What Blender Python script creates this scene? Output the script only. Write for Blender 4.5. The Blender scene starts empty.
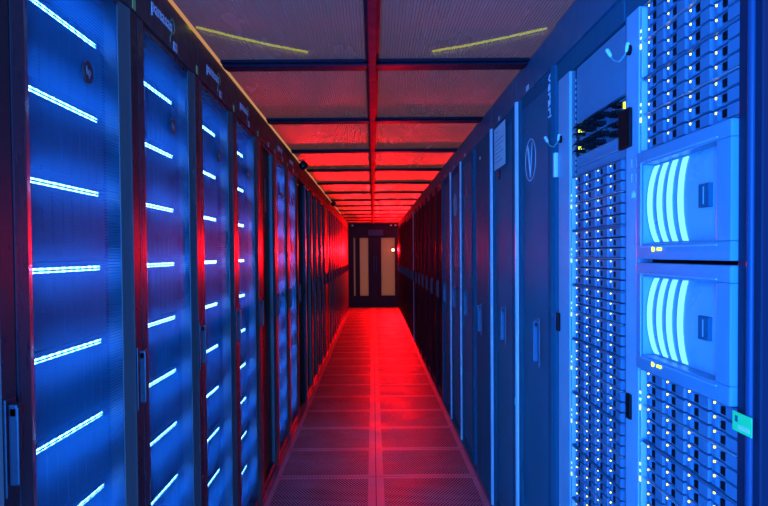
import bpy, bmesh, math, random
from mathutils import Vector, Matrix
random.seed(7)
SC = bpy.context.scene
COL = SC.collection
PI = math.pi
XL, XR, H, CZ = -0.595, 0.612, 2.055, 1.3016     # rack fronts, ceiling, eye height
YB = -1.6                                         # aisle starts behind the camera
YE = 17.80                                        # end wall

# ------------------------------------------------------------------ materials
def mat(name, col, rough=.5, metal=0., spec=.5, emit=None, estr=0., coat=0.):
    m = bpy.data.materials.new(name); m.use_nodes = True
    b = m.node_tree.nodes['Principled BSDF']
    b.inputs['Base Color'].default_value = (*col, 1)
    b.inputs['Roughness'].default_value = rough
    b.inputs['Metallic'].default_value = metal
    b.inputs['Specular IOR Level'].default_value = spec
    b.inputs['Coat Weight'].default_value = coat
    if emit:
        b.inputs['Emission Color'].default_value = (*emit, 1)
        b.inputs['Emission Strength'].default_value = estr
    return m

class NT:
    def __init__(s, m): s.t = m.node_tree; s.n = s.t.nodes
    def new(s, k, **kw):
        x = s.n.new(k)
        for a, b in kw.items(): setattr(x, a, b)
        return x
    def m(s, op, a, b=None, c=None):
        x = s.n.new('ShaderNodeMath'); x.operation = op
        for i, v in enumerate((a, b, c)):
            if v is None: continue
            if isinstance(v, (int, float)): x.inputs[i].default_value = v
            else: s.t.links.new(v, x.inputs[i])
        return x.outputs[0]
    def link(s, a, b): s.t.links.new(a, b)

def noisy(m, lo, hi, scale=30., attr='Roughness', stretch=(1, 1, 1)):
    t = NT(m); b = t.n['Principled BSDF']
    tc = t.new('ShaderNodeTexCoord'); mp = t.new('ShaderNodeMapping'); mp.inputs['Scale'].default_value = stretch
    no = t.new('ShaderNodeTexNoise'); no.inputs['Scale'].default_value = scale; no.inputs['Detail'].default_value = 4
    mr = t.new('ShaderNodeMapRange'); mr.inputs['From Min'].default_value = .3; mr.inputs['From Max'].default_value = .7
    mr.inputs['To Min'].default_value = lo; mr.inputs['To Max'].default_value = hi
    t.link(tc.outputs['Object'], mp.inputs['Vector']); t.link(mp.outputs[0], no.inputs['Vector'])
    t.link(no.outputs[0], mr.inputs['Value']); t.link(mr.outputs[0], b.inputs[attr])
    return m

def holes(t, a, b, pitch, r, aspect=1.0):
    """1 inside a hole of a staggered grid laid over coordinates a, b"""
    ry = t.m('DIVIDE', b, pitch * .866 * aspect)
    row = t.m('FLOOR', ry)
    off = t.m('MULTIPLY', t.m('MODULO', row, 2.), .5)
    rx = t.m('ADD', t.m('DIVIDE', a, pitch), off)
    dx = t.m('SUBTRACT', t.m('FRACT', rx), .5)
    dy = t.m('MULTIPLY', t.m('SUBTRACT', t.m('FRACT', ry), .5), .866)
    d = t.m('SQRT', t.m('ADD', t.m('MULTIPLY', dx, dx), t.m('MULTIPLY', dy, dy)))
    return t.m('LESS_THAN', d, r)

def perforated(name, col, pitch, r, rough=.35, metal=.6, glow=0., spec=.1):
    m = mat(name, col, rough, metal, spec)
    t = NT(m); b = t.n['Principled BSDF']; out = t.n['Material Output']
    tc = t.new('ShaderNodeTexCoord'); sp = t.new('ShaderNodeSeparateXYZ')
    t.link(tc.outputs['Object'], sp.inputs[0])
    h = holes(t, t.m('ADD', sp.outputs['Y'], 50.), t.m('ADD', sp.outputs['Z'], 50.), pitch, r)
    tr = t.new('ShaderNodeBsdfTransparent'); mx = t.new('ShaderNodeMixShader')
    src = b.outputs[0]
    if glow:                                     # punched hole walls pass on some of the light behind
        tl = t.new('ShaderNodeBsdfTranslucent'); tl.inputs[0].default_value = (.05, .38, .9, 1)
        mg = t.new('ShaderNodeMixShader'); mg.inputs[0].default_value = glow
        t.link(src, mg.inputs[1]); t.link(tl.outputs[0], mg.inputs[2]); src = mg.outputs[0]
    t.link(h, mx.inputs[0]); t.link(src, mx.inputs[1]); t.link(tr.outputs[0], mx.inputs[2])
    t.link(mx.outputs[0], out.inputs['Surface'])
    return m

M = {}
M['black'] = noisy(mat('black_powder_coat', (.022, .024, .034), .34, 0, .3), .26, .42, 40)
M['blackin'] = mat('black_rack_interior', (.012, .012, .014), .6)
M['leftface'] = noisy(mat('charcoal_door_frame', (.04, .045, .065), .3, 0, .4), .22, .36, 30, stretch=(1, 1, .15))
M['olive'] = noisy(mat('brushed_grey_door_edge', (.16, .18, .17), .36, .2), .3, .45, 30, stretch=(1, 1, .1))
M['header'] = noisy(mat('header_charcoal', (.055, .05, .055), .45), .38, .55, 25)
M['mesh'] = perforated('perforated_steel', (.015, .07, .13), .0078, .38, metal=.0, rough=.5, glow=.5)
M['smoked'] = mat('smoked_olive_panel', (.02, .035, .02), .4, 0, .12)
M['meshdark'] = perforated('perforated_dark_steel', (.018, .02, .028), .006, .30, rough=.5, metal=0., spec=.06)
M['server'] = noisy(mat('server_grey', (.08, .15, .22), .35, .2), .35, .55, 20)
M['bar'] = mat('led_bar_lens', (.8, .9, 1), .4, emit=(.10, .38, 1.), estr=30.)
def beads():                                        # beaded glow imitates the moire of the bar seen through the mesh
    t = NT(M['bar']); b = t.n['Principled BSDF']
    tc = t.new('ShaderNodeTexCoord'); sp = t.new('ShaderNodeSeparateXYZ'); t.link(tc.outputs['Object'], sp.inputs[0])
    f = t.m('ABSOLUTE', t.m('SUBTRACT', t.m('FRACT', t.m('DIVIDE', sp.outputs['Y'], .035)), .5))
    t.link(t.m('MULTIPLY', t.m('SUBTRACT', 1.0, t.m('MULTIPLY', f, 1.7)), 46.), b.inputs['Emission Strength'])
beads()
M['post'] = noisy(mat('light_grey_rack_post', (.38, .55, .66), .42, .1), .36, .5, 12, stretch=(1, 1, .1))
M['post2'] = noisy(mat('mid_grey_rack_channel', (.16, .17, .2), .42, .1), .36, .5, 12)
M['rdoor'] = noisy(mat('slate_blue_rack_door', (.025, .12, .17), .5, 0, .08), .52, .64, 30, stretch=(1, 1, .1))
M['navy'] = mat('navy_post_paint', (.006, .02, .045), .5, 0, .2)
M['navyrib'] = mat('navy_rib_highlight', (.01, .05, .11), .4, 0, .3)  # lighter tone than the post: its edge highlight put into the colour
M['rheader'] = noisy(mat('slate_header_panel', (.03, .13, .20), .45), .4, .52, 15)
M['trimlight'] = mat('satin_aluminium_edge', (.80, .84, .88), .35, .1)
M['drive'] = noisy(mat('drive_carrier_grey', (.09, .22, .32), .42, .1), .36, .5, 60)
M['chassis'] = mat('chassis_grey', (.08, .18, .26), .45, .2)
M['latch'] = mat('black_plastic_latch', (.005, .005, .007), .5, 0, .12)
M['bezel'] = noisy(mat('bezel_plastic', (.13, .31, .42), .38), .33, .45, 15)
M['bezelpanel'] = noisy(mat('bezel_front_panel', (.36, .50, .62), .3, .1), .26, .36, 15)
M['stripe'] = mat('cyan_light_stripe', (.6, .9, 1), .4, emit=(.28, .84, 1.), estr=1.0)
M['ledy'] = mat('yellow_led', (.3, .3, .02), .4, emit=(.7, .9, .02), estr=2.2)
M['ledw'] = mat('pale_led', (.8, .9, 1), .4, emit=(.6, .85, 1.), estr=1.4)
M['leddrive'] = mat('drive_activity_led', (.3, .25, .02), .4, emit=(.95, .80, .01), estr=3.4)
M['badge'] = mat('dark_badge', (.05, .03, .035), .35)
M['badgeink'] = mat('badge_ink', (.42, .30, .34), .4)
M['ink'] = mat('pale_lettering', (.95, .95, .95), .5)
M['squig'] = mat('yellow_ribbon_logo', (.45, .40, .20), .5)
M['stwhite'] = mat('white_sticker', (.85, .85, .85), .6)
M['styellow'] = mat('yellow_green_sticker', (.65, .75, .15), .6)
M['stgreen'] = mat('green_label', (.05, 1., .22), .5)
M['stcyan'] = mat('cyan_sticker', (.3, .8, .8), .5)
M['paper'] = mat('paper', (.95, .95, .95), .7)
M['paperink'] = mat('paper_grey_print', (.45, .5, .6), .7)
M['chrome'] = mat('chrome', (.7, .7, .72), .2, 1.)
M['cable'] = mat('teal_cable', (.10, .45, .42), .45)
M['clip'] = mat('pale_clip', (.75, .9, .85), .45)
M['beam'] = noisy(mat('dark_anodised_beam', (.014, .014, .026), .6, .0, .04), .4, .55, 20)
M['trimrail'] = mat('aisle_edge_angle', (.12, .14, .17), .35, .4)
M['greypanel'] = noisy(mat('grey_filler_panel', (.30, .30, .30), .5), .42, .58, 12)
M['camera'] = mat('black_camera_plastic', (.01, .01, .012), .35)
M['tube'] = mat('yellow_green_reflection', (.5, .6, .02), .5, emit=(.62, .70, .0), estr=9.)  # added glow that stands for streaks reflected in the ceiling ribs
M['beaconbase'] = mat('beacon_base', (.05, .05, .05), .4)
M['beacon'] = mat('red_beacon_lens', (1, .05, .03), .3, emit=(1, .12, .06), estr=60.)
M['doorframe'] = mat('end_door_frame', (.016, .013, .013), .45, 0, .2)
M['redbadge'] = mat('red_orange_badge', (.75, .10, .05), .45)
M['endwall'] = mat('end_wall_dark', (.05, .045, .045), .6)
M['aisle_wall'] = mat('dark_wall', (.03, .03, .035), .6)

def frosted():
    m = bpy.data.materials.new('frosted_door_glass'); m.use_nodes = True; t = NT(m)
    b = t.n['Principled BSDF']; out = t.n['Material Output']
    b.inputs['Base Color'].default_value = (.85, .80, .74, 1); b.inputs['Roughness'].default_value = .25
    tl = t.new('ShaderNodeBsdfTranslucent'); tl.inputs[0].default_value = (.62, .55, .50, 1)
    tr = t.new('ShaderNodeBsdfTransparent'); tr.inputs[0].default_value = (.6, .5, .45, 1)
    m1 = t.new('ShaderNodeMixShader'); m1.inputs[0].default_value = .5
    m2 = t.new('ShaderNodeMixShader'); m2.inputs[0].default_value = .88
    t.link(tr.outputs[0], m1.inputs[1]); t.link(tl.outputs[0], m1.inputs[2])
    t.link(b.outputs[0], m2.inputs[1]); t.link(m1.outputs[0], m2.inputs[2]); t.link(m2.outputs[0], out.inputs['Surface'])
    return m
M['frosted'] = frosted()

def polycarbonate():
    m = bpy.data.materials.new('ribbed_polycarbonate'); m.use_nodes = True; t = NT(m)
    b = t.n['Principled BSDF']; out = t.n['Material Output']
    b.inputs['Base Color'].default_value = (.62, .48, .40, 1); b.inputs['Roughness'].default_value = .17
    b.inputs['IOR'].default_value = 1.58; b.inputs['Specular IOR Level'].default_value = 1.0
    tc = t.new('ShaderNodeTexCoord'); no = t.new('ShaderNodeTexNoise'); mp = t.new('ShaderNodeMapping')
    mp.inputs['Scale'].default_value = (3, .7, 1); no.inputs['Scale'].default_value = 1.6; no.inputs['Detail'].default_value = 3
    t.link(tc.outputs['Object'], mp.inputs[0]); t.link(mp.outputs[0], no.inputs['Vector'])
    mr = t.new('ShaderNodeMapRange'); mr.inputs['To Min'].default_value = .13; mr.inputs['To Max'].default_value = .32
    mr.inputs['From Min'].default_value = .3; mr.inputs['From Max'].default_value = .7
    t.link(no.outputs[0], mr.inputs['Value']); t.link(mr.outputs[0], b.inputs['Roughness'])
    tr = t.new('ShaderNodeBsdfTransparent'); tr.inputs[0].default_value = (.17, .15, .15, 1)
    tl = t.new('ShaderNodeBsdfTranslucent'); tl.inputs[0].default_value = (.11, .095, .10, 1)
    m1 = t.new('ShaderNodeMixShader'); m1.inputs[0].default_value = .45
    t.link(tr.outputs[0], m1.inputs[1]); t.link(tl.outputs[0], m1.inputs[2])
    m2 = t.new('ShaderNodeMixShader'); m2.inputs[0].default_value = .55
    t.link(b.outputs[0], m2.inputs[1]); t.link(m1.outputs[0], m2.inputs[2]); t.link(m2.outputs[0], out.inputs['Surface'])
    return m
M['poly'] = polycarbonate()

def floor_mat():
    m = mat('perforated_floor_tile', (.3, .3, .33), .34, .35); t = NT(m); b = t.n['Principled BSDF']
    tc = t.new('ShaderNodeTexCoord'); sp = t.new('ShaderNodeSeparateXYZ'); t.link(tc.outputs['Object'], sp.inputs[0])
    x = t.m('ADD', sp.outputs['X'], 60.0 - .006); y = t.m('ADD', sp.outputs['Y'], 60.0 - .0125)
    fx = t.m('MULTIPLY', t.m('FRACT', t.m('DIVIDE', x, .6)), .6); fy = t.m('MULTIPLY', t.m('FRACT', t.m('DIVIDE', y, .6)), .6)
    ex = t.m('MINIMUM', fx, t.m('SUBTRACT', .6, fx)); ey = t.m('MINIMUM', fy, t.m('SUBTRACT', .6, fy))
    e = t.m('MINIMUM', t.m('ADD', ex, -.008), ey)
    inner = t.m('GREATER_THAN', e, .036)
    seam = t.m('LESS_THAN', t.m('MINIMUM', ex, ey), .0018)
    h = t.m('MULTIPLY', holes(t, x, y, .0175, .33, 1.25), inner)
    dark = t.m('MAXIMUM', h, seam)
    mx = t.new('ShaderNodeMix'); mx.data_type = 'RGBA'
    no = t.new('ShaderNodeTexNoise'); no.inputs['Scale'].default_value = 3.; no.inputs['Detail'].default_value = 5
    t.link(tc.outputs['Object'], no.inputs['Vector'])
    cr = t.new('ShaderNodeValToRGB'); cr.color_ramp.elements[0].color = (.20, .20, .22, 1); cr.color_ramp.elements[1].color = (.40, .40, .43, 1)
    cr.color_ramp.elements[0].position = .3; cr.color_ramp.elements[1].position = .7
    t.link(no.outputs[0], cr.inputs[0]); t.link(cr.outputs[0], mx.inputs['A'])
    mx.inputs['B'].default_value = (.004, .004, .005, 1); t.link(dark, mx.inputs['Factor'])
    t.link(mx.outputs['Result'], b.inputs['Base Color'])
    mr = t.new('ShaderNodeMapRange'); mr.inputs['From Min'].default_value = .3; mr.inputs['From Max'].default_value = .7
    mr.inputs['To Min'].default_value = .40; mr.inputs['To Max'].default_value = .58
    t.link(no.outputs[0], mr.inputs['Value']); t.link(t.m('ADD', mr.outputs[0], t.m('MULTIPLY', dark, .5)), b.inputs['Roughness'])
    t.link(t.m('MULTIPLY', t.m('SUBTRACT', 1., dark), .5), b.inputs['Specular IOR Level'])
    t.link(t.m('MULTIPLY', t.m('SUBTRACT', 1., dark), .35), b.inputs['Metallic'])
    return m
M['floor'] = floor_mat()

# ------------------------------------------------------------------ mesh helpers
class MB:
    """collects shapes; s mirrors x so the same builder serves both rows (x = s*u, u>0 is into the aisle)"""
    def __init__(s, side=1): s.bm = bmesh.new(); s.s = side
    def box(s, u0, u1, y0, y1, z0, z1, bev=0.):
        vs = [s.bm.verts.new((s.s * u, y, z)) for u in (u0, u1) for y in (y0, y1) for z in (z0, z1)]
        fs = [s.bm.faces.new([vs[i] for i in f]) for f in ((0, 1, 3, 2), (4, 6, 7, 5), (0, 4, 5, 1), (2, 3, 7, 6), (0, 2, 6, 4), (1, 5, 7, 3))]
        if bev:
            es = list({e for f in fs for e in f.edges})
            bmesh.ops.bevel(s.bm, geom=es, offset=bev, segments=2, affect='EDGES', profile=.7)
        return s
    def prism(s, pts, z0, z1):                      # polygon in (u, y) extruded along z
        a = [s.bm.verts.new((s.s * u, y, z0)) for u, y in pts]; b = [s.bm.verts.new((s.s * u, y, z1)) for u, y in pts]
        n = len(pts)
        s.bm.faces.new(a); s.bm.faces.new(b)
        for i in range(n): s.bm.faces.new((a[i], a[(i + 1) % n], b[(i + 1) % n], b[i]))
        return s
    def disc(s, u0, u1, yc, zc, ry, rz=None, n=28, r_in=0.):
        rz = rz or ry
        ring = lambda u, k: [s.bm.verts.new((s.s * u, yc + k * ry * math.cos(2 * PI * i / n), zc + k * rz * math.sin(2 * PI * i / n))) for i in range(n)]
        a, b = ring(u0, 1), ring(u1, 1)
        for i in range(n): s.bm.faces.new((a[i], a[(i + 1) % n], b[(i + 1) % n], b[i]))
        if r_in:
            c, d = ring(u0, r_in), ring(u1, r_in)
            for i in range(n):
                j = (i + 1) % n
                s.bm.faces.new((c[i], d[i], d[j], c[j])); s.bm.faces.new((a[i], c[i], c[j], a[j])); s.bm.faces.new((b[i], b[j], d[j], d[i]))
        else: s.bm.faces.new(a); s.bm.faces.new(b)
        return s
    def tube(s, pts, r, n=8):
        pts = [Vector((s.s * p[0], p[1], p[2])) for p in pts]; rings = []
        for i, p in enumerate(pts):
            d = (pts[min(i + 1, len(pts) - 1)] - pts[max(i - 1, 0)]).normalized()
            up = Vector((0, 0, 1)) if abs(d.z) < .9 else Vector((1, 0, 0))
            a = d.cross(up).normalized(); b = d.cross(a); rr = r[i] if isinstance(r, (list, tuple)) else r
            rings.append([s.bm.verts.new(p + rr * (a * math.cos(2 * PI * k / n) + b * math.sin(2 * PI * k / n))) for k in range(n)])
        for A, B in zip(rings, rings[1:]):
            for k in range(n): s.bm.faces.new((A[k], A[(k + 1) % n], B[(k + 1) % n], B[k]))
        s.bm.faces.new(rings[0]); s.bm.faces.new(rings[-1])
        return s
    def ribbon(s, pts, w, u0, u1):                  # flat stroke in the (y, z) plane, w thick
        n = len(pts); L = []; R = []
        for i, (y, z) in enumerate(pts):
            y0, z0 = pts[max(i - 1, 0)]; y1, z1 = pts[min(i + 1, n - 1)]
            d = math.hypot(y1 - y0, z1 - z0) or 1; ny, nz = -(z1 - z0) / d, (y1 - y0) / d
            ww = w[i] if isinstance(w, (list, tuple)) else w
            L.append((y + ny * ww / 2, z + nz * ww / 2)); R.append((y - ny * ww / 2, z - nz * ww / 2))
        for i in range(n - 1):
            q = (L[i], L[i + 1], R[i + 1], R[i])
            a = [s.bm.verts.new((s.s * u0, y, z)) for y, z in q]; b = [s.bm.verts.new((s.s * u1, y, z)) for y, z in q]
            s.bm.faces.new(a); s.bm.faces.new(b)
            for k in range(4): s.bm.faces.new((a[k], a[(k + 1) % 4], b[(k + 1) % 4], b[k]))
        return s
    def build(s, name, m, parent=None, smooth=False):
        bmesh.ops.recalc_face_normals(s.bm, faces=s.bm.faces)
        me = bpy.data.meshes.new(name); s.bm.to_mesh(me); s.bm.free()
        me.materials.append(m)
        if smooth:
            for p in me.polygons: p.use_smooth = True
            me.set_sharp_from_angle(angle=math.radians(40))
        o = bpy.data.objects.new(name, me); COL.objects.link(o)
        if parent: o.parent = parent
        return o

def tag(o, label, cat, group=None, kind=None):
    o['label'] = label; o['category'] = cat
    if group: o['group'] = group
    if kind: o['kind'] = kind
    return o
def thing(name, label, cat, loc=(0, 0, 0), group=None):
    o = bpy.data.objects.new(name, None); COL.objects.link(o); o.location = loc; o.empty_display_size = .1
    return tag(o, label, cat, group)
def struct(o): o['kind'] = 'structure'; return o
def copy_tree(o, parent=None):
    c = o.copy(); COL.objects.link(c); c.parent = parent
    for ch in list(o.children): copy_tree(ch, c)
    return c
def dup(o, loc, label, group=None):
    c = copy_tree(o); c.location = loc; c['label'] = label
    if group: c['group'] = group
    return c

def text_mesh(body, size, space=1.0):
    cu = bpy.data.curves.new('lettering', 'FONT'); cu.body = body; cu.size = size; cu.extrude = .0006; cu.space_character = space
    cu.resolution_u = 3; cu.offset = size * .008
    t = bpy.data.objects.new('tmp_lettering', cu); COL.objects.link(t)
    bpy.context.view_layer.update()
    me = bpy.data.meshes.new_from_object(t.evaluated_get(bpy.context.evaluated_depsgraph_get()))
    bpy.data.objects.remove(t); return me
def lettering(name, body, size, m, parent, M4, space=1.0, scale=(1, 1, 1), width=None):
    me = text_mesh(body, size, space)
    if width: scale = (width / max(v.co.x for v in me.vertices), 1, 1)
    me.transform(M4 @ Matrix.Diagonal((*scale, 1)))
    me.materials.clear(); me.materials.append(m)
    o = bpy.data.objects.new(name, me); COL.objects.link(o); o.parent = parent; return o

# ------------------------------------------------------------------ the setting
fl = MB(); fl.box(XL - 1.2, XR + 1.2, YB, YE + .1, -.04, 0.)
struct(fl.build('floor', M['floor']))

# ribbed polycarbonate ceiling, ribs running down the aisle
def ceiling():
    bm = bmesh.new(); x0, x1 = XL + .010, XR + .02; pitch = .0102; n = int((x1 - x0) / pitch)
    prof = []
    for i in range(n):
        xa = x0 + i * pitch
        for k, (f, d) in enumerate(((0, 0.), (.48, 0.), (.60, .0018), (.74, .0027), (.88, .0018))):
            prof.append((xa + f * pitch, H - d))
    prof.append((x1, H))
    ya, yb = YB, YE
    a = [bm.verts.new((x, ya, z)) for x, z in prof]; b = [bm.verts.new((x, yb, z)) for x, z in prof]
    for i in range(len(prof) - 1):
        f = bm.faces.new((a[i], b[i], b[i + 1], a[i + 1])); f.smooth = True
    me = bpy.data.meshes.new('ceiling'); bm.to_mesh(me); bm.free(); me.materials.append(M['poly'])
    o = bpy.data.objects.new('ceiling', me); COL.objects.link(o); return struct(o)
ceiling()

nt = [0]
def trim(mb, m, smooth=False):
    nt[0] += 1; return struct(mb.build('trim_%d' % nt[0], m, smooth=smooth))
# centre beam: an inverted T hung under the panels
b = MB(); b.box(-.022, .028, YB, YE - .02, H - .012, H - .002); b.box(-.012, .018, YB, YE - .02, H - .028, H - .012, .003); trim(b, M['beam'])
yy = 2.86 - 1.2 * 3
while yy < YE - .2:                                 # cross beams every second floor tile
    b = MB(); b.box(XL + .014, XR - .002, yy - .045, yy + .10, H - .012, H - .0025); b.box(XL + .014, XR - .002, yy - .012, yy + .05, H - .018, H - .012, .001)
    trim(b, M['beam']); yy += 1.2
# angle along both floor edges
for x0, x1 in ((XL - .004, XL + .02), (XR - .02, XR + .004)):
    b = MB(); b.box(x0, x1, YB, YE - .1, .0005, .009); trim(b, M['trimrail'])
# walls of the shell behind the racks, behind the camera and round the door
struct(MB().box(XL - 1.22, XL - 1.15, YB, YE + .1, 0, H - .06).build('wall_left', M['aisle_wall']))
struct(MB().box(XR + 1.15, XR + 1.22, YB, YE + .1, 0, H - .06).build('wall_right', M['aisle_wall']))
struct(MB().box(XL - 1.2, XR + 1.2, YB - .08, YB, 0, H).build('wall_back', M['aisle_wall']))
b = MB(); b.box(XL - 1.2, XL, YE, YE + .08, 0, 2.3); b.box(XR + .02, XR + 1.2, YE, YE + .08, 0, 2.3); b.box(XL, XR + .02, YE, YE + .08, 2.05, 2.3)
struct(b.build('wall_front', M['endwall']))
# double end door
d = MB(); fy0, fy1 = YE, YE + .06
d.box(XL, XR + .02, fy0, fy1, 1.70, 2.05)           # header
d.box(XL, XR + .02, fy0, fy1, 0, .28)               # kick panel
for xa, xb in ((XL, -.475), (-.435, -.325), (-.115, .20), (.535, XR + .02)):
    d.box(xa, xb, fy0, fy1, .28, 1.70)
door = struct(d.build('door_1', M['doorframe']))
for n, (xa, xb) in enumerate(((-.475, -.435), (-.325, -.115), (.20, .535))):
    MB().box(xa, xb, fy0 + .02, fy0 + .032, .28, 1.70).build('glass_panel', M['frosted'], door)
for xa in (.015, .075):
    h = MB(); h.box(xa, xa + .018, fy0 - .05, fy0 - .032, .85, 1.25, .004)
    for zz in (.90, 1.18): h.box(xa + .002, xa + .016, fy0 - .034, fy0, zz, zz + .02)
    h.build('door_handle', M['black'], door)
h = MB(); h.box(.034, .040, fy0 - .004, fy0, 0.02, 1.69); h.build('meeting_seam', M['black'], door)
for i, xa in enumerate((-.52, .42, .53)):
    MB().box(xa, xa + .05, fy0 - .03, fy0, 1.985, 2.02, .006).build('door_sensor', M['clip'], door)
h = MB(); h.box(-.12, .26, fy0 - .05, fy0, 1.74, 1.90, .01); h.build('door_operator', M['black'], door)

# red beacon fixed to the right door post
t = thing('warning_beacon', 'glowing red warning beacon on right side of the end door', 'warning light', (.49, YE - .002, 1.40))
MB().box(-.03, .03, -.03, 0, -.05, .05, .004).build('base', M['beaconbase'], t)
b = MB(); bmesh.ops.create_uvsphere(b.bm, u_segments=16, v_segments=10, radius=.03)
for v in b.bm.verts: v.co.y -= .055
b.build('lens', M['beacon'], t, True)

# ------------------------------------------------------------------ left row
PL = .655; L0 = 1.207
ORD = ['first', 'second', 'third', 'fourth', 'fifth', 'sixth', 'seventh', 'eighth', 'ninth', 'tenth', 'eleventh', 'twelfth']

def handle_parts(s, y, z0, z1, parent, bright=False):
    h = MB(s); h.box(.0295, .034, y, y + .034, z0, z1, .002)
    h.box(.036, .052, y + .004, y + .016, z0 + .02, z1 - .012, .003); h.box(.036, .050, y + .004, y + .03, z1 - .03, z1 - .008, .003)
    o = h.build('door_handle', M['black'] if bright is False else M['rheader'], parent)
    MB(s).disc(.0365, .041, y + .026, z0 + .035, .005, n=12).build('lock', M['chrome'], o, True)
    return o

def left_rack(loc, label, group, kind='mesh'):
    t = thing('server_rack', label, 'server rack', loc, group)
    c = MB(); W = PL - .004
    c.box(-1.0, -.013, .002, .022, .0, 1.90); c.box(-1.0, -.013, W - .02, W, .0, 1.90)
    c.box(-1.02, -1.0, .002, W, 0, 1.90); c.box(-1.0, -.03, .022, W - .02, 0.0, .03); c.box(-1.0, -.03, .002, W, 1.90, 1.915)
    c.build('cabinet', M['blackin'], t)
    hd = MB().box(-.03, .030, .002, W, 1.917, 2.051, .003).build('header_panel', M['header'], t)
    dr = MB()
    dr.prism([(-.012, .003), (.030, .003), (.030, .050), (.0205, .083), (-.012, .083)], .012, 1.912)          # near stile, turned to the far end
    dr.box(-.01, .0225, .083, .540, .012, .05); dr.box(-.01, .0225, .083, .540, 1.90, 1.912)
    if kind == 'open':
        dr.bm.free(); dr = MB(); dr.box(-.03, .02, .003, .05, .012, 1.912, .004); dr.box(-.03, .02, W - .05, W, .012, 1.912, .004)
        d = dr.build('rack_post', M['black'], t); return t, d, hd
    d = dr.build('door', M['leftface'], t)
    st = MB(); st.prism([(-.012, .540), (.0215, .540), (.028, .596), (.030, .604), (-.012, .604)], .012, 1.912); st.build('hinge_stile', M['olive'], d)
    st = MB(); st.prism([(-.012, .604), (.030, .604), (.030, W), (-.012, W)], .012, 1.912); st.build('lock_stile', M['black'], d)
    if kind == 'mesh': MB().box(.0185, .02, .083, .540, .05, 1.90).build('perforated_panel', M['mesh'], d)
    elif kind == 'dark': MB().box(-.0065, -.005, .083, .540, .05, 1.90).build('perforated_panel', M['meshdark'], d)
    elif kind == 'solid': MB().box(-.006, .004, .083, .540, .05, 1.90).build('smoked_panel', M['smoked'], d)
    else: MB().box(.0, .024, .083, .540, .05, 1.90).build('grey_panel', M['greypanel'], d)
    handle_parts(1, .608, .912, 1.072, d)
    return t, d, hd

# reads towards +y on a face looking along +x
ML = lambda u, y, z: Matrix.Translation((u, y, z)) @ Matrix(((0, 0, 1, 0), (1, 0, 0, 0), (0, 1, 0, 0), (0, 0, 0, 1)))
# reads towards -y on a face looking along -x
MR = lambda u, y, z: Matrix.Translation((u, y, z)) @ Matrix(((0, 0, -1, 0), (-1, 0, 0, 0), (0, 1, 0, 0), (0, 0, 0, 1)))

def round_badge(d, y, z, col='badge', s=1):
    b = MB(s).disc(.0202, .026, y, z, .024, n=28).build('badge', M[col], d, True)
    if col == 'badge' and s == 1:
        lettering('badge_lettering', 'hp', .026, M['badgeink'], b, ML(.0265, y - .0135, z - .006))
    return b
def header_marks(hd, text=True):
    if text:
        lettering('maker_lettering', 'panasas', .052, M['ink'], hd, ML(.0306, .125, 1.968), 1., (1, 1, 1), .206)
        pts = [(.335 + .021 * math.cos(a), 1.988 + .021 * math.sin(a)) for a in [PI * .9 - i * PI * 1.55 / 16 for i in range(17)]]
        pts += [(.318, 1.958), (.306, 1.945), (.309, 1.934)]
        MB().ribbon(pts, .0045,   .0302, .0314).build('ribbon_logo', M['squig'], hd)
    w = MB().box(.0302, .0312, .342, .382, 1.920, 1.947).build('white_sticker', M['stwhite'], hd)
    MB().box(.0313, .0316, .349, .375, 1.930, 1.937).build('printed_strip', M['paperink'], w)
    w = MB().box(.0302, .0312, .622, .648, 1.920, 1.947).build('yellow_sticker', M['styellow'], hd)
    MB().box(.0313, .0316, .628, .642, 1.930, 1.936).build('printed_strip', M['paperink'], w)

def enclosure(loc, label, group):
    t = thing('storage_enclosure', label, 'storage enclosure', loc, group)
    c = MB(); c.box(-.80, -.043, 0, .55, -.158, 0.0, .002)
    for k in range(11): c.box(-.043, -.037, .012 + k * .049, .012 + k * .049 + .041, -.150, -.014, .002)
    for a_, b_ in ((-.0135, -.0057), (.0057, .0125)): c.box(-.050, -.0332, .006, .504, a_, b_, .0008)
    for a_, b_ in ((.004, .0098), (.5002, .506)): c.box(-.050, -.0332, a_, b_, -.0057, .0057)
    c.build('chassis', M['server'], t)
    MB().box(-.042, -.0355, .01, .50, -.0055, .0055, .0008).build('light_bar', M['bar'], t)
    return t

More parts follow.
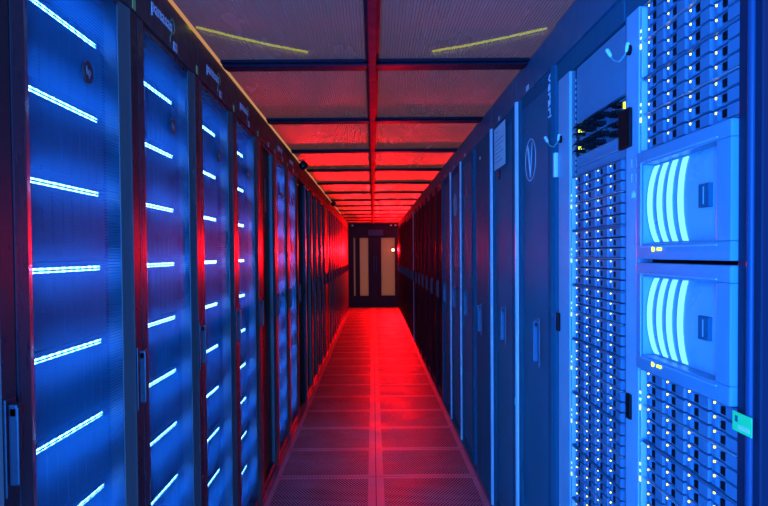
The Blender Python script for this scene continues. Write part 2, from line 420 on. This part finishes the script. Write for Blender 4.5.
bar_z = [1.803 - .1762 * k for k in range(10)]
rows = {0: 'the nearest full rack of the left row', 1: 'the second lit rack of the left row', 2: 'the third lit rack of the left row',
        3: 'the fourth lit rack of the left row', 5: 'the fifth lit rack of the left row', 6: 'the farthest lit rack of the left row'}
rack_labels = {
 0: 'black rack with wide blue perforated door, largest on the left side',
 1: 'black rack with blue perforated door, second in the left row',
 2: 'black rack with narrow blue-lit perforated door, third in the left row',
 3: 'black rack with blue-lit door right before the dark rack on the left',
 4: 'dark closed rack standing between blue-lit racks on the left',
 5: 'slim blue-lit rack just beyond the dark rack on the left',
 6: 'last blue-lit rack of the left row, beside the black opening'}
lit = None; dark = None; proto_enc = None; first_enc_done = False
for k in range(-1, 25):
    loc = (XL - .03, L0 + PL * k, 0)
    if k in (0, 1, 2, 3, 5, 6):
        if lit is None:
            lit, d, hd = left_rack(loc, rack_labels[k], 'blue-lit racks of the left row')
            round_badge(d, .345, 1.691); header_marks(hd)
            proto_enc = None; r = lit
        else:
            r = dup(lit, loc, rack_labels[k], 'blue-lit racks of the left row')
            if k in (5, 6):
                for ch in r.children:
                    for g in list(ch.children):
                        if g.name.startswith('badge'):
                            bb = g; g.data = g.data.copy(); g.data.materials[0] = M['redbadge']
        for i, z in enumerate(bar_z):
            lab = 'enclosure with light bar, %s from top, in %s' % (ORD[i], rows[k])
            el = (loc[0], loc[1] + .048, z)
            if proto_enc is None: proto_enc = enclosure(el, lab, 'storage enclosures behind the left doors')
            else: dup(proto_enc, el, lab, 'storage enclosures behind the left doors')
    elif k == -1:
        left_rack(loc, 'black rack cropped by the left edge of the photo', 'dark racks', 'dark')
    elif k == 4:
        r, d, hd = left_rack(loc, rack_labels[4], 'dark racks', 'solid'); header_marks(hd, False)
        MB().box(.0045, .006, .36, .41, 1.55, 1.74).build('badge_strip', M['greypanel'], d)
    elif k == 7:
        left_rack(loc, 'open black rack frame like a doorway in the left row', 'dark racks', 'open')
    elif k == 12:
        left_rack(loc, 'pale grey panelled rack in the far left row', 'dark racks', 'grey')
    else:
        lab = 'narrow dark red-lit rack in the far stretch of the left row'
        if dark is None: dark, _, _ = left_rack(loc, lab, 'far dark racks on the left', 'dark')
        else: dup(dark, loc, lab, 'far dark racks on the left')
# black clamps/cameras where roof meets the left row
def dome(loc, label):
    t = thing('security_camera', label, 'camera', loc)
    MB().box(0, .05, -.03, .03, -.005, .0, .001).build('mount', M['camera'], t)
    b = MB(); bmesh.ops.create_uvsphere(b.bm, u_segments=16, v_segments=10, radius=.035)
    for v in b.bm.verts: v.co.x += .036; v.co.z -= .04
    b.build('housing', M['camera'], t, True)
dome((XL + .016, 5.75, H - .012), 'small black round camera under the roof edge beyond the lit left racks')
dome((XL + .016, 10.1, H - .012), 'small black round camera under the roof edge beside the grey panelled rack')

# ------------------------------------------------------------------ right row: disk shelves
def disk_shelf(loc, label, group):
    """near edge at y=0, 0.42 m of drives, ear at the far side; z=0 is its bottom, 0.1645 high"""
    t = thing('disk_shelf', label, 'disk shelf', loc, group)
    c = MB(-1); c.box(-.75, -.022, 0, .42, .002, .162); c.box(-.022, .002, 0, .424, -.0005, .0022); c.box(-.022, .0025, 0, .424, .161, .1635)
    c.build('chassis', M['chassis'], t)
    MB(-1).box(-.006, .0035, 0.0, .42, .0815, .0835).build('divider_rail', M['ledrail'], t)
    MB(-1).box(-.0219, -.0195, .0005, .4215, .0024, .1605).build('drive_bay', M['blackin'], t)
    e = MB(-1); e.box(-.022, .004, .430, .440, .004, .160, .002); ear = e.build('ear', M['post'], t)
    MB(-1).box(.004, .005, .431, .438, .105, .111).build('status_led', M['ledw'], ear)
    MB(-1).box(.004, .005, .431, .438, .090, .095).build('status_led', M['ledw'], ear)
    MB(-1).box(.004, .0052, .431, .438, .068, .079).build('power_led', M['ledy'], ear)
    first = None
    for col in range(4):
        for row in range(6):
            y = .001 + col * .105; z = .003 + row * .0262 + (.0025 if row > 2 else 0)
            if first is None:
                b = MB(-1); b.box(-.0194, -.004, .0012, .1012, .001, .0240, .001)
                b.box(-.004, .0005, .001, .040, .002, .0235, .001)           # raised grip right of the latch
                for q in (.0725, .0795): b.box(-.004, -.001, q, q + .0015, .003, .019)
                first = b.build('drive_carrier', M['drive'], t)
                MB(-1).box(-.004, .0008, .0415, .058, .0055, .0195, .002).build('latch', M['latch'], first)
                MB(-1).box(-.004, -.0015, .086, .0895, .0170, .0210, .0006).build('activity_led', M['leddrive'], first)
                first.location = (0, y, z)
            else:
                c = copy_tree(first, t); c.location = (0, y, z)
    return t
M['ledrail'] = mat('bright_rail', (.6, .62, .66), .3, .5)

NY = 1.214                                          # near edge of the drives of the near open rack
zs1 = [1.690, 1.5255] + [.873 - .1645 * k for k in range(6)][:6]
desc = ['in the near open rack, topmost', 'in the near open rack, just above the upper glowing bezel',
        'in the near open rack, just below the lower glowing bezel', 'in the near open rack, second below the glowing bezels'] + \
       ['in the near open rack, %s below the bezels' % o for o in ('third', 'fourth', 'fifth', 'sixth')]
GS = 'disk shelves in the open racks'
sh = disk_shelf((XR, NY, zs1[0]), 'disk shelf with yellow lights ' + desc[0], GS)
for z, dd in list(zip(zs1, desc))[1:]:
    if z < .04: continue
    dup(sh, (XR, NY, z), 'disk shelf with yellow lights ' + dd, GS)
zs2 = [1.3675 - .1645 * k for k in range(9)]
for i, z in enumerate(zs2):
    if z < .03: continue
    dup(sh, (XR, 1.788, z), 'disk shelf of small drives, %s from the top in the farther open rack' % ORD[i], GS)

# storage controllers with curved glowing bezel
def controller(loc, label):
    t = thing('storage_controller', label, 'storage controller', loc, 'storage controllers with glowing bezels')
    HH = .2385; W = .436
    MB(-1).box(-.75, -.02, 0.002, W - .004, .002, HH - .002).build('chassis', M['chassis'], t)
    # bezel frame with an opening
    f = MB(-1); y0, y1, z0, z1 = .052, .392, .034, HH - .030
    f.box(-.02, .014, 0, W, 0, z0, .004); f.box(-.02, .014, 0, W, z1, HH, .004)
    f.box(-.02, .014, 0, y0, z0, z1, .003); f.box(-.02, .014, y1, W, z0, z1, .003)
    fr = f.build('bezel', M['bezel'], t)
    g = MB(-1); g.box(.0142, .0165, y0 - .006, y1 + .012, z1 + .004, z1 + .007); g.box(.0142, .0165, y0 - .006, y1 + .012, z0 - .008, z0 - .005)
    g.box(.0142, .0165, y1 + .010, y1 + .013, z0 - .008, z1 + .007); g.build('raised_line', M['bezelpanel'], fr)
    # bowed panel: strongly curved at the far end, almost flat at the near end
    def surf(y, z):
        v = (z - z0) / (z1 - z0) * 2 - 1; a = min(1, max(0, (y - y0) / (y1 - y0)))
        return -.014 + (.003 + .017 * a ** .8) * (1 - v * v) ** .8 if abs(v) < 1 else -.014
    bm = MB(-1); n, q = 12, 16; grid = []
    for i in range(n + 1):
        y = y0 + (y1 - y0) * i / n
        grid.append([bm.bm.verts.new((-surf(y, z0 + (z1 - z0) * j / q), y, z0 + (z1 - z0) * j / q)) for j in range(q + 1)])
    back = [[bm.bm.verts.new((.018, y0 + (y1 - y0) * i / n, z0 + (z1 - z0) * j / q)) for j in range(q + 1)] for i in range(n + 1)]
    for i in range(n):
        for j in range(q):
            bm.bm.faces.new((grid[i][j], grid[i + 1][j], grid[i + 1][j + 1], grid[i][j + 1]))
    for j in range(q):
        bm.bm.faces.new((grid[0][j], back[0][j], back[0][j + 1], grid[0][j + 1])); bm.bm.faces.new((grid[n][j], back[n][j], back[n][j + 1], grid[n][j + 1]))
    bm.build('curved_panel', M['bezelpanel'], t, True)
    for y in (.232, .281, .328, .376):
        s = MB(-1); w = .0105; zz = [z0 + .004 + (z1 - z0 - .008) * j / 18 for j in range(19)]
        A = [[s.bm.verts.new((-(surf(y, z) + du), y + dy, z)) for (dy, du) in ((-w, -.001), (-w, .0022), (w, .0022), (w, -.001))] for z in zz]
        for a, b_ in zip(A, A[1:]):
            for k in range(4): s.bm.faces.new((a[k], a[(k + 1) % 4], b_[(k + 1) % 4], b_[k]))
        s.bm.faces.new(A[0]); s.bm.faces.new(A[-1])
        s.build('light_stripe', M['stripe'], t, True)
    bd = MB(-1).box(-.014, .001, .108, .150, .098, .142, .002).build('badge', M['rdoor'], t)
    MB(-1).box(.001, .0018, .127, .130, .104, .136).build('badge_mark', M['bezelpanel'], bd)
    for y, r in ((.332, .0055), (.305, .0035), (.292, .0035)):
        MB(-1).disc(.0142, .017, y, .022, r, n=12).build('status_led', M['ledy'], fr, True)
    return t
cA = controller((XR, NY, 1.285), 'upper of the two blue bezels with four glowing curved stripes')
dup(cA, (XR, NY, 1.0390), 'lower of the two blue bezels with four glowing curved stripes')

# open rack frames
def open_rack(loc, label, near_dark):
    t = thing('open_server_rack', label, 'server rack', loc, 'open racks')
    c = MB(-1); W = .645
    c.box(-1.0, -.03, .001, .005, 0, 1.99); c.box(-1.0, -.03, W - .022, W - .002, 0, 1.99); c.box(-1.02, -1.0, .002, W - .002, 0, 1.99)
    c.box(-1.0, -.03, .005, W - .022, 0, .03); c.box(-1.0, -.03, .005, W - .022, 1.97, 1.99)
    c.build('cabinet', M['blackin'], t)
    MB(-1).box(-.03, .004, .002, W - .002, 1.925, 2.051, .003).build('header_panel', M['rheader'], t)
    MB(-1).box(-.03, -.004, .002, W - .002, 1.862, 1.924, .003).build('top_rail', M['rdoor'], t)
    return t
Q1 = 1.135
t = open_rack((XR, Q1, 0), 'open rack of disk shelves and glowing bezels at the right edge', True)
p = MB(-1).box(-.03, .004, .002, .074, .01, 1.860, .004).build('near_post', M['navy'], t)
b = MB(-1); b.tube([(.004, .030, .02), (.004, .030, 1.85)], .008, 10).build('edge_rib', M['navyrib'], p, True)
g = MB(-1).box(.0125, .0135, .008, .070, 1.004, 1.036, 0).build('green_label', M['stgreen'], p)
MB(-1).box(.0137, .0141, .014, .050, 1.009, 1.016).build('printed_strip', M['ink'], g)
MB(-1).box(.0137, .0141, .052, .060, 1.020, 1.030).build('printed_mark', M['rdoor'], g)
p = MB(-1).box(-.03, .003, .530, .612, .01, 1.860, .003).build('far_post', M['post'], t)
for z, s_ in ((1.497, .018), (1.462, .018)):
    m_ = MB(-1)
    yb, w = .545, .03
    m_.box(.0032, .0042, yb, yb + w, z, z + .002); m_.box(.0032, .0042, yb, yb + w, z + .022, z + .024)
    m_.box(.0032, .0042, yb, yb + .002, z, z + .024); m_.box(.0032, .0042, yb + w - .002, yb + w, z, z + .024)
    m_.build('embossed_mark', M['ledrail'], p)
m_ = MB(-1)
for i in range(5): m_.box(.0032, .0042, .548 + i * .005, .551 + i * .005, 1.428, 1.436 + (i % 3) * .004)
m_.build('embossed_mark', M['ink'], p)
MB(-1).box(-.03, -.006, .613, .643, .01, 1.860, .002).build('side_channel', M['post2'], t)
k_ = MB(-1); k_.disc(.004, .010, .582, 1.775, .012, n=16).build('cable_grommet', M['latch'], p, True)
lt = MB(-1).box(.0035, .012, .568, .644, 1.548, 1.640, .004).build('latch', M['latch'], t)
MB(-1).box(.0035, .010, .568, .596, .905, .965, .003).build('lower_latch', M['latch'], t)

Q2 = 1.782
t = open_rack((XR, Q2, 0), 'open rack of many drives, between the near open rack and the oval-logo door', False)
MB(-1).box(-.03, -.004, .462, .466, .01, 1.860, .002).build('side_channel', M['post2'], t)
p = MB(-1).box(-.03, .003, .467, .600, .01, 1.860, .003).build('far_post', M['post'], t)
MB(-1).disc(.004, .010, .560, 1.665, .012, n=16).build('cable_grommet', M['latch'], p, True)
MB(-1).box(.0035, .013, .575, .600, 1.045, 1.105, .003).build('lower_latch', M['latch'], t)
MB(-1).box(-.03, -.012, .602, .643, .01, 1.860, .003).build('side_gap_cover', M['latch'], t)
MB(-1).box(.0, .014, .612, .632, 1.55, 1.63, .003).build('upper_latch', M['trimlight'], t)
# holes of the mounting rail
r_ = MB(-1).box(-.022, -.014, .450, .461, .04, 1.86).build('mounting_rail', M['navy'], t)
hb = MB(-1)
z = .06
while z < 1.84: hb.box(-.0139, -.0132, .453, .458, z, z + .008); z += .018
hb.build('rail_holes', M['ink'], r_)
# gear above the drives of the farther open rack
def blank(z0, z1, label, rail=True):
    t = thing('blanking_panel', label, 'blanking panel', (XR, 1.79, z0), 'blanking panels')
    MB(-1).box(-.022, -.010, 0, .425, .001, z1 - z0 - .001, .001).build('plate', M['bezel'], t)
    if rail: MB(-1).box(-.010, -.004, 0, .425, z1 - z0 - .004, z1 - z0 - .001).build('bright_lip', M['ledrail'], t)
blank(1.690, 1.858, 'large plain blue panel above the plugged switches in the open rack', False)
blank(1.560, 1.588, 'upper thin blank panel under the plugged switches')
blank(1.533, 1.560, 'lower thin blank panel right above the small drives')
def switch(loc, label):
    t = thing('network_switch', label, 'network switch', loc, 'network switches')
    MB(-1).box(-.40, -.02, 0, .425, .001, .048, .001).build('chassis', M['drive'], t)
    f = None
    for i, y in enumerate((.030, .052, .074, .150, .176, .202, .262, .288, .314, .365)):
        for q, dz in enumerate((.007, .027)):
            if (i + q) % 5 == 3: continue
            if f is None:
                b = MB(-1); b.box(-.02, .002, .0, .016, 0, .010, .002); b.box(.004, .012, .004, .013, .003, .009, .001); f = b.build('plug', M['latch'], t)
                MB(-1).tube([(.010, .008, .006), (.015, .009, .004), (.016, .011, -.003)], .002, 6).build('cord', M['latch'], f, True)
                f.location = (0, y, dz)
            else:
                c = copy_tree(f, t); c.location = (0, y, dz)
    for y in (.012, .405): MB(-1).box(-.02, -.012, y, y + .012, .018, .034, .002).build('status_led', M['ledy'], t)
    return t
sA = switch((XR, 1.79, 1.639), 'upper switch with black plugs and yellow lights in the open rack')
dup(sA, (XR, 1.79, 1.589), 'lower switch with black plugs and yellow lights in the open rack')
# short earth leads with pale ends
def lead(loc, dy, label):
    t = thing('earth_lead', label, 'cable', loc, 'short earth leads')
    MB(-1).tube([(.010, 0, 0), (.014, .01, -.016), (.020, .45 * dy, -.026), (.026, .8 * dy, -.018), (.030, dy, .0)], .0018, 8).build('wire', M['cable'], t, True)
    MB(-1).tube([(.010, -.001, .010), (.011, 0, .0), (.013, .003, -.010)], [.004, .0055, .003], 8).build('clip', M['clip'], t, True)
    MB(-1).tube([(.029, dy * .96, -.006), (.031, dy, .0), (.035, dy * 1.14, .014)], [.003, .005, .005], 8).build('clip', M['clip'], t, True)
lead((XR, 1.716, 1.782), .065, 'short pale-tipped cable sticking out of the pale post near upper right')
lead((XR, 2.345, 1.672), .075, 'short pale-tipped cable beside the vertical lettering of the oval-logo door')

# closed racks of the right row
def right_rack(loc, label, group, style='plain', light_edge=True, W=.648, paint='rdoor', panel='rpanel'):
    t = thing('server_rack', label, 'server rack', loc, group)
    c = MB(-1); w = W - .004
    c.box(-1.0, -.03, .002, .022, 0, 1.92); c.box(-1.0, -.03, w - .02, w, 0, 1.92); c.box(-1.02, -1.0, .002, w, 0, 1.92)
    c.box(-1.0, -.03, .022, w - .02, 0, .03); c.box(-1.0, -.03, .002, w, 1.905, 1.92); c.build('cabinet', M['blackin'], t)
    hd = MB(-1).box(-.03, .0, .002, w, 1.932, 2.051, .003).build('header_panel', M['rheader'], t)
    if style == 'gap':
        d = MB(-1); d.prism([(-.025, .02), (.004, .02), (.010, .05), (.010, w - .14), (-.025, w - .14)], .012, 1.928)
        d = d.build('door', M['rdoor'], t)
        MB(-1).box(-.028, -.024, w - .13, w - .01, .012, 1.928).build('dark_side_gap', M['latch'], t)
        handle_parts(-1, .16, .86, 1.03, d, True); return t, d, hd
    d = MB(-1)
    d.prism([(-.025, .004), (.0, .004), (.008, .03), (.008, .07), (-.002, .085), (-.025, .085)], .012, 1.928)
    d.prism([(-.025, w - .10), (-.002, w - .10), (.006, w - .085), (.006, w - .058), (-.025, w - .058)], .012, 1.928)
    d.box(-.02, .0, .085, w - .10, .012, .06); d.box(-.02, .0, .085, w - .10, 1.88, 1.928)
    d = d.build('door', M[paint], t)
    MB(-1).box(-.006, -.002, .085, w - .10, .06, 1.88).build('door_panel', M[panel], d)
    e = MB(-1)
    pts = [(-.025, w - .057)] + [(-.006 + .022 * math.sin(a), w - .031 - .0235 * math.cos(a)) for a in [PI * i / 10 for i in range(11)]] + [(-.025, w - .006)]
    e.prism(pts, .012, 1.928); e.build('edge_trim', M['trimlight'] if light_edge else M[paint], d, True)
    handle_parts(-1, .10, .90, 1.07, d, paint == 'rdoor')
    return t, d, hd
M['rpanel'] = perforated('perforated_slate_steel', (.04, .22, .31), .005, .27, rough=.42, metal=.0)
Q3 = 2.434
t, d, hd = right_rack((XR, Q3, 0), 'dark blue rack with the white oval V logo on its door', 'closed racks of the right row')
# oval logo
yc, zc = 2.825 - Q3, 1.661
o = MB(-1).disc(-.0018, -.0008, yc, zc, .092, .082, 48, .955).build('oval_logo', M['ink'], d)
v = MB(-1)
v.ribbon([(yc + .060, zc + .050), (yc + .052, zc + .058), (yc + .040, zc + .040), (yc + .018, zc - .02), (yc + .002, zc - .066)], [.006, .02, .024, .016, .004], -.0018, -.0006)
v.ribbon([(yc + .002, zc - .066), (yc - .012, zc - .01), (yc - .024, zc + .04), (yc - .030, zc + .064)], [.004, .005, .004, .003], -.0018, -.0006)
v.build('oval_logo_letter', M['ink'], d)
Rdown = MR(-.0092, .0, .0) @ Matrix.Rotation(-PI / 2, 4, 'Z')
lettering('vertical_lettering', 'verari', .062, M['ink'], d, Matrix.Translation((0, .060 + .0, 1.905)) @ Rdown, 1.0, (1.02, 1, 1))
MB(-1).box(.0002, .0012, .41, .46, 1.938, 1.958).build('white_sticker', M['stwhite'], hd)
MB(-1).box(.0165, .0175, .592, .622, .66, .69).build('cyan_sticker', M['stcyan'], d)

t4, d4, hd4 = right_rack((XR, Q3 + .648, 0), 'dark blue rack carrying a white paper notice near its top', 'closed racks of the right row')
MB(-1).box(.0002, .0012, .41, .45, 1.938, 1.958).build('white_sticker', M['stwhite'], hd4)
MB(-1).disc(-.0018, .006, .42, 1.678, .024, n=24).build('badge', M['badge'], d4, True)
t = thing('paper_notice', 'white paper notice taped on the rack door', 'notice', (XR - .0105, Q3 + .648 + .21, 1.705), None)
MB(-1).box(0, .0008, 0, .295, 0, .200).build('sheet', M['paper'], t)
pr = MB(-1)
for i, (a, b_) in enumerate(((.17, .24), (.20, .25), (.04, .26), (.05, .26), (.09, .26), (.04, .26), (.12, .26), (.06, .26))): pr.box(.0009, .0011, a, b_, .172 - i * .02, .176 - i * .02)
pr.build('printed_lines', M['paperink'], t)

t5, d5, hd5 = right_rack((XR, Q3 + 2 * .648, 0), 'plain dark blue rack with a black slot along its far side', 'closed racks of the right row', 'gap')
MB(-1).disc(.0105, .013, .33, 1.83, .009, n=12).build('small_pale_dot', M['ink'], d5, True)
t6, d6, hd6 = right_rack((XR, Q3 + 3 * .648, 0), 'dark blue rack with a small black square badge, pale edge', 'closed racks of the right row')
MB(-1).box(-.0018, .006, .30, .37, 1.66, 1.72, .002).build('badge', M['badge'], d6)
MB(-1).box(.0002, .0012, .40, .45, 1.938, 1.958).build('white_sticker', M['stwhite'], hd6)
t7, d7, hd7 = right_rack((XR, Q3 + 4 * .648, 0), 'dark blue rack with a second smaller-looking oval logo', 'closed racks of the right row')
for nm in ('oval_logo', 'oval_logo_letter'):
    src = bpy.data.objects[nm]; c = src.copy(); COL.objects.link(c); c.parent = d7
MB(-1).box(.0002, .0012, .40, .44, 1.938, 1.958).build('cyan_sticker', M['stcyan'], hd7)
t8, d8, hd8 = right_rack((XR, Q3 + 5 * .648, 0), 'dark rack with white sticker, the first beyond the second oval logo', 'closed racks of the right row', light_edge=False)
MB(-1).box(.0002, .0012, .40, .44, 1.938, 1.958).build('white_sticker', M['stwhite'], hd8)
far = bright = None
for k in range(6, 24):
    loc = (XR, Q3 + k * .648, 0)
    if loc[1] + .65 > YE - .02: break
    if k == 12:
        right_rack(loc, 'far right rack with a thin bright blue vertical edge', 'far racks on the right', paint='black', panel='meshdark'); continue
    lab = 'narrow dark red-lit rack in the far stretch of the right row'
    if far is None: far, _, _ = right_rack(loc, lab, 'far racks on the right', light_edge=False, paint='black', panel='meshdark')
    else: dup(far, loc, lab, 'far racks on the right')

# yellow-green rib reflections, put in as added glowing tubes above the roof panels
def roof_streak(pts, label):
    t = tag(MB().tube([(x, y, H + .012) for x, y in pts], .0045, 8).build('reflection_streak', M['tube'], None, True), label, 'reflection streak', 'reflection streaks above the roof')
roof_streak([(-.585, 2.46), (-.48, 2.57), (-.36, 2.68), (-.24, 2.77)], 'yellow-green reflection built as a glowing streak above the roof panels, left of the centre beam')
roof_streak([(.23, 2.77), (.35, 2.70), (.48, 2.60), (.60, 2.50)], 'yellow-green reflection built as a glowing streak above the roof panels, right of the centre beam')

# ------------------------------------------------------------------ light
def light(kind, name, loc, col, e, **kw):
    l = bpy.data.lights.new(name, kind); l.color = col; l.energy = e
    rot = kw.pop('rot', None)
    for a, b_ in kw.items(): setattr(l, a, b_)
    o = bpy.data.objects.new(name, l); o.location = loc; COL.objects.link(o)
    if rot: o.rotation_euler = rot
    return o
def aim(o, target):
    o.rotation_euler = (Vector(target) - o.location).to_track_quat('-Z', 'Y').to_euler()
BLUE = (.014, .20, 1.0); RED = (1., .0015, .004)
a = light('AREA', 'beacon_light', (.475, YE - .12, 1.40), RED, 350, shape='DISK', size=.09); aim(a, (.3, 8, 1.38))
a = light('AREA', 'left_blue_fill', (-.55, .25, 1.35), BLUE, 36, shape='RECTANGLE', size=.5, size_y=1.5); aim(a, (.6, 1.5, 1.3))  # unseen, added: stands in for blue glow of left racks out of view
a = light('AREA', 'rear_blue_fill', (-.5, -1.2, 1.35), BLUE, 270, shape='RECTANGLE', size=.5, size_y=1.5); aim(a, (.5, 3.5, 1.9))  # unseen, added behind the camera to carry blue farther down the right row
a = light('AREA', 'low_green_lamp', (.25, -.5, .2), (.45, .6, .05), 5, shape='RECTANGLE', size=.3, size_y=.3); aim(a, (-.6, 3., .5))
a = light('AREA', 'ceiling_blue_fill', (.1, -.7, .8), BLUE, 26, shape='RECTANGLE', size=.4, size_y=.4); aim(a, (.55, 2.6, 2.1))  # unseen, added to tint the right half of the ceiling blue
w = bpy.data.worlds.new('World'); SC.world = w; w.use_nodes = True
w.node_tree.nodes['Background'].inputs[0].default_value = (1., .46, .20, 1); w.node_tree.nodes['Background'].inputs[1].default_value = .55

# ------------------------------------------------------------------ camera
F_, pit, yaw, rol, sx, sy = 726.2, -.0282, -.0031, -.0083, -8.57, 21.51
cam = bpy.data.cameras.new('camera'); co = bpy.data.objects.new('camera', cam); COL.objects.link(co); SC.camera = co
f0 = Vector((-math.sin(yaw), math.cos(yaw), 0)); r0 = Vector((math.cos(yaw), math.sin(yaw), 0)); u0 = Vector((0, 0, 1))
f2 = f0 * math.cos(pit) + u0 * math.sin(pit); u2 = u0 * math.cos(pit) - f0 * math.sin(pit)
r3 = r0 * math.cos(rol) + u2 * math.sin(rol); u3 = u2 * math.cos(rol) - r0 * math.sin(rol)
mw = Matrix((r3, u3, -f2)).transposed().to_4x4(); mw.translation = (0, 0, CZ); co.matrix_world = mw
cam.sensor_width = 36; cam.lens = F_ / 768 * 36; cam.shift_x = -sx / 768; cam.shift_y = sy / 768
cam.clip_start = .02; cam.clip_end = 60

SC.view_settings.view_transform = 'Standard'; SC.view_settings.look = 'None'
SC.view_settings.exposure = 0; SC.view_settings.gamma = 1; SC.view_settings.use_curve_mapping = False
SC.cycles.transparent_max_bounces = 16; SC.cycles.max_bounces = 8
SC.cycles.sample_clamp_indirect = 6
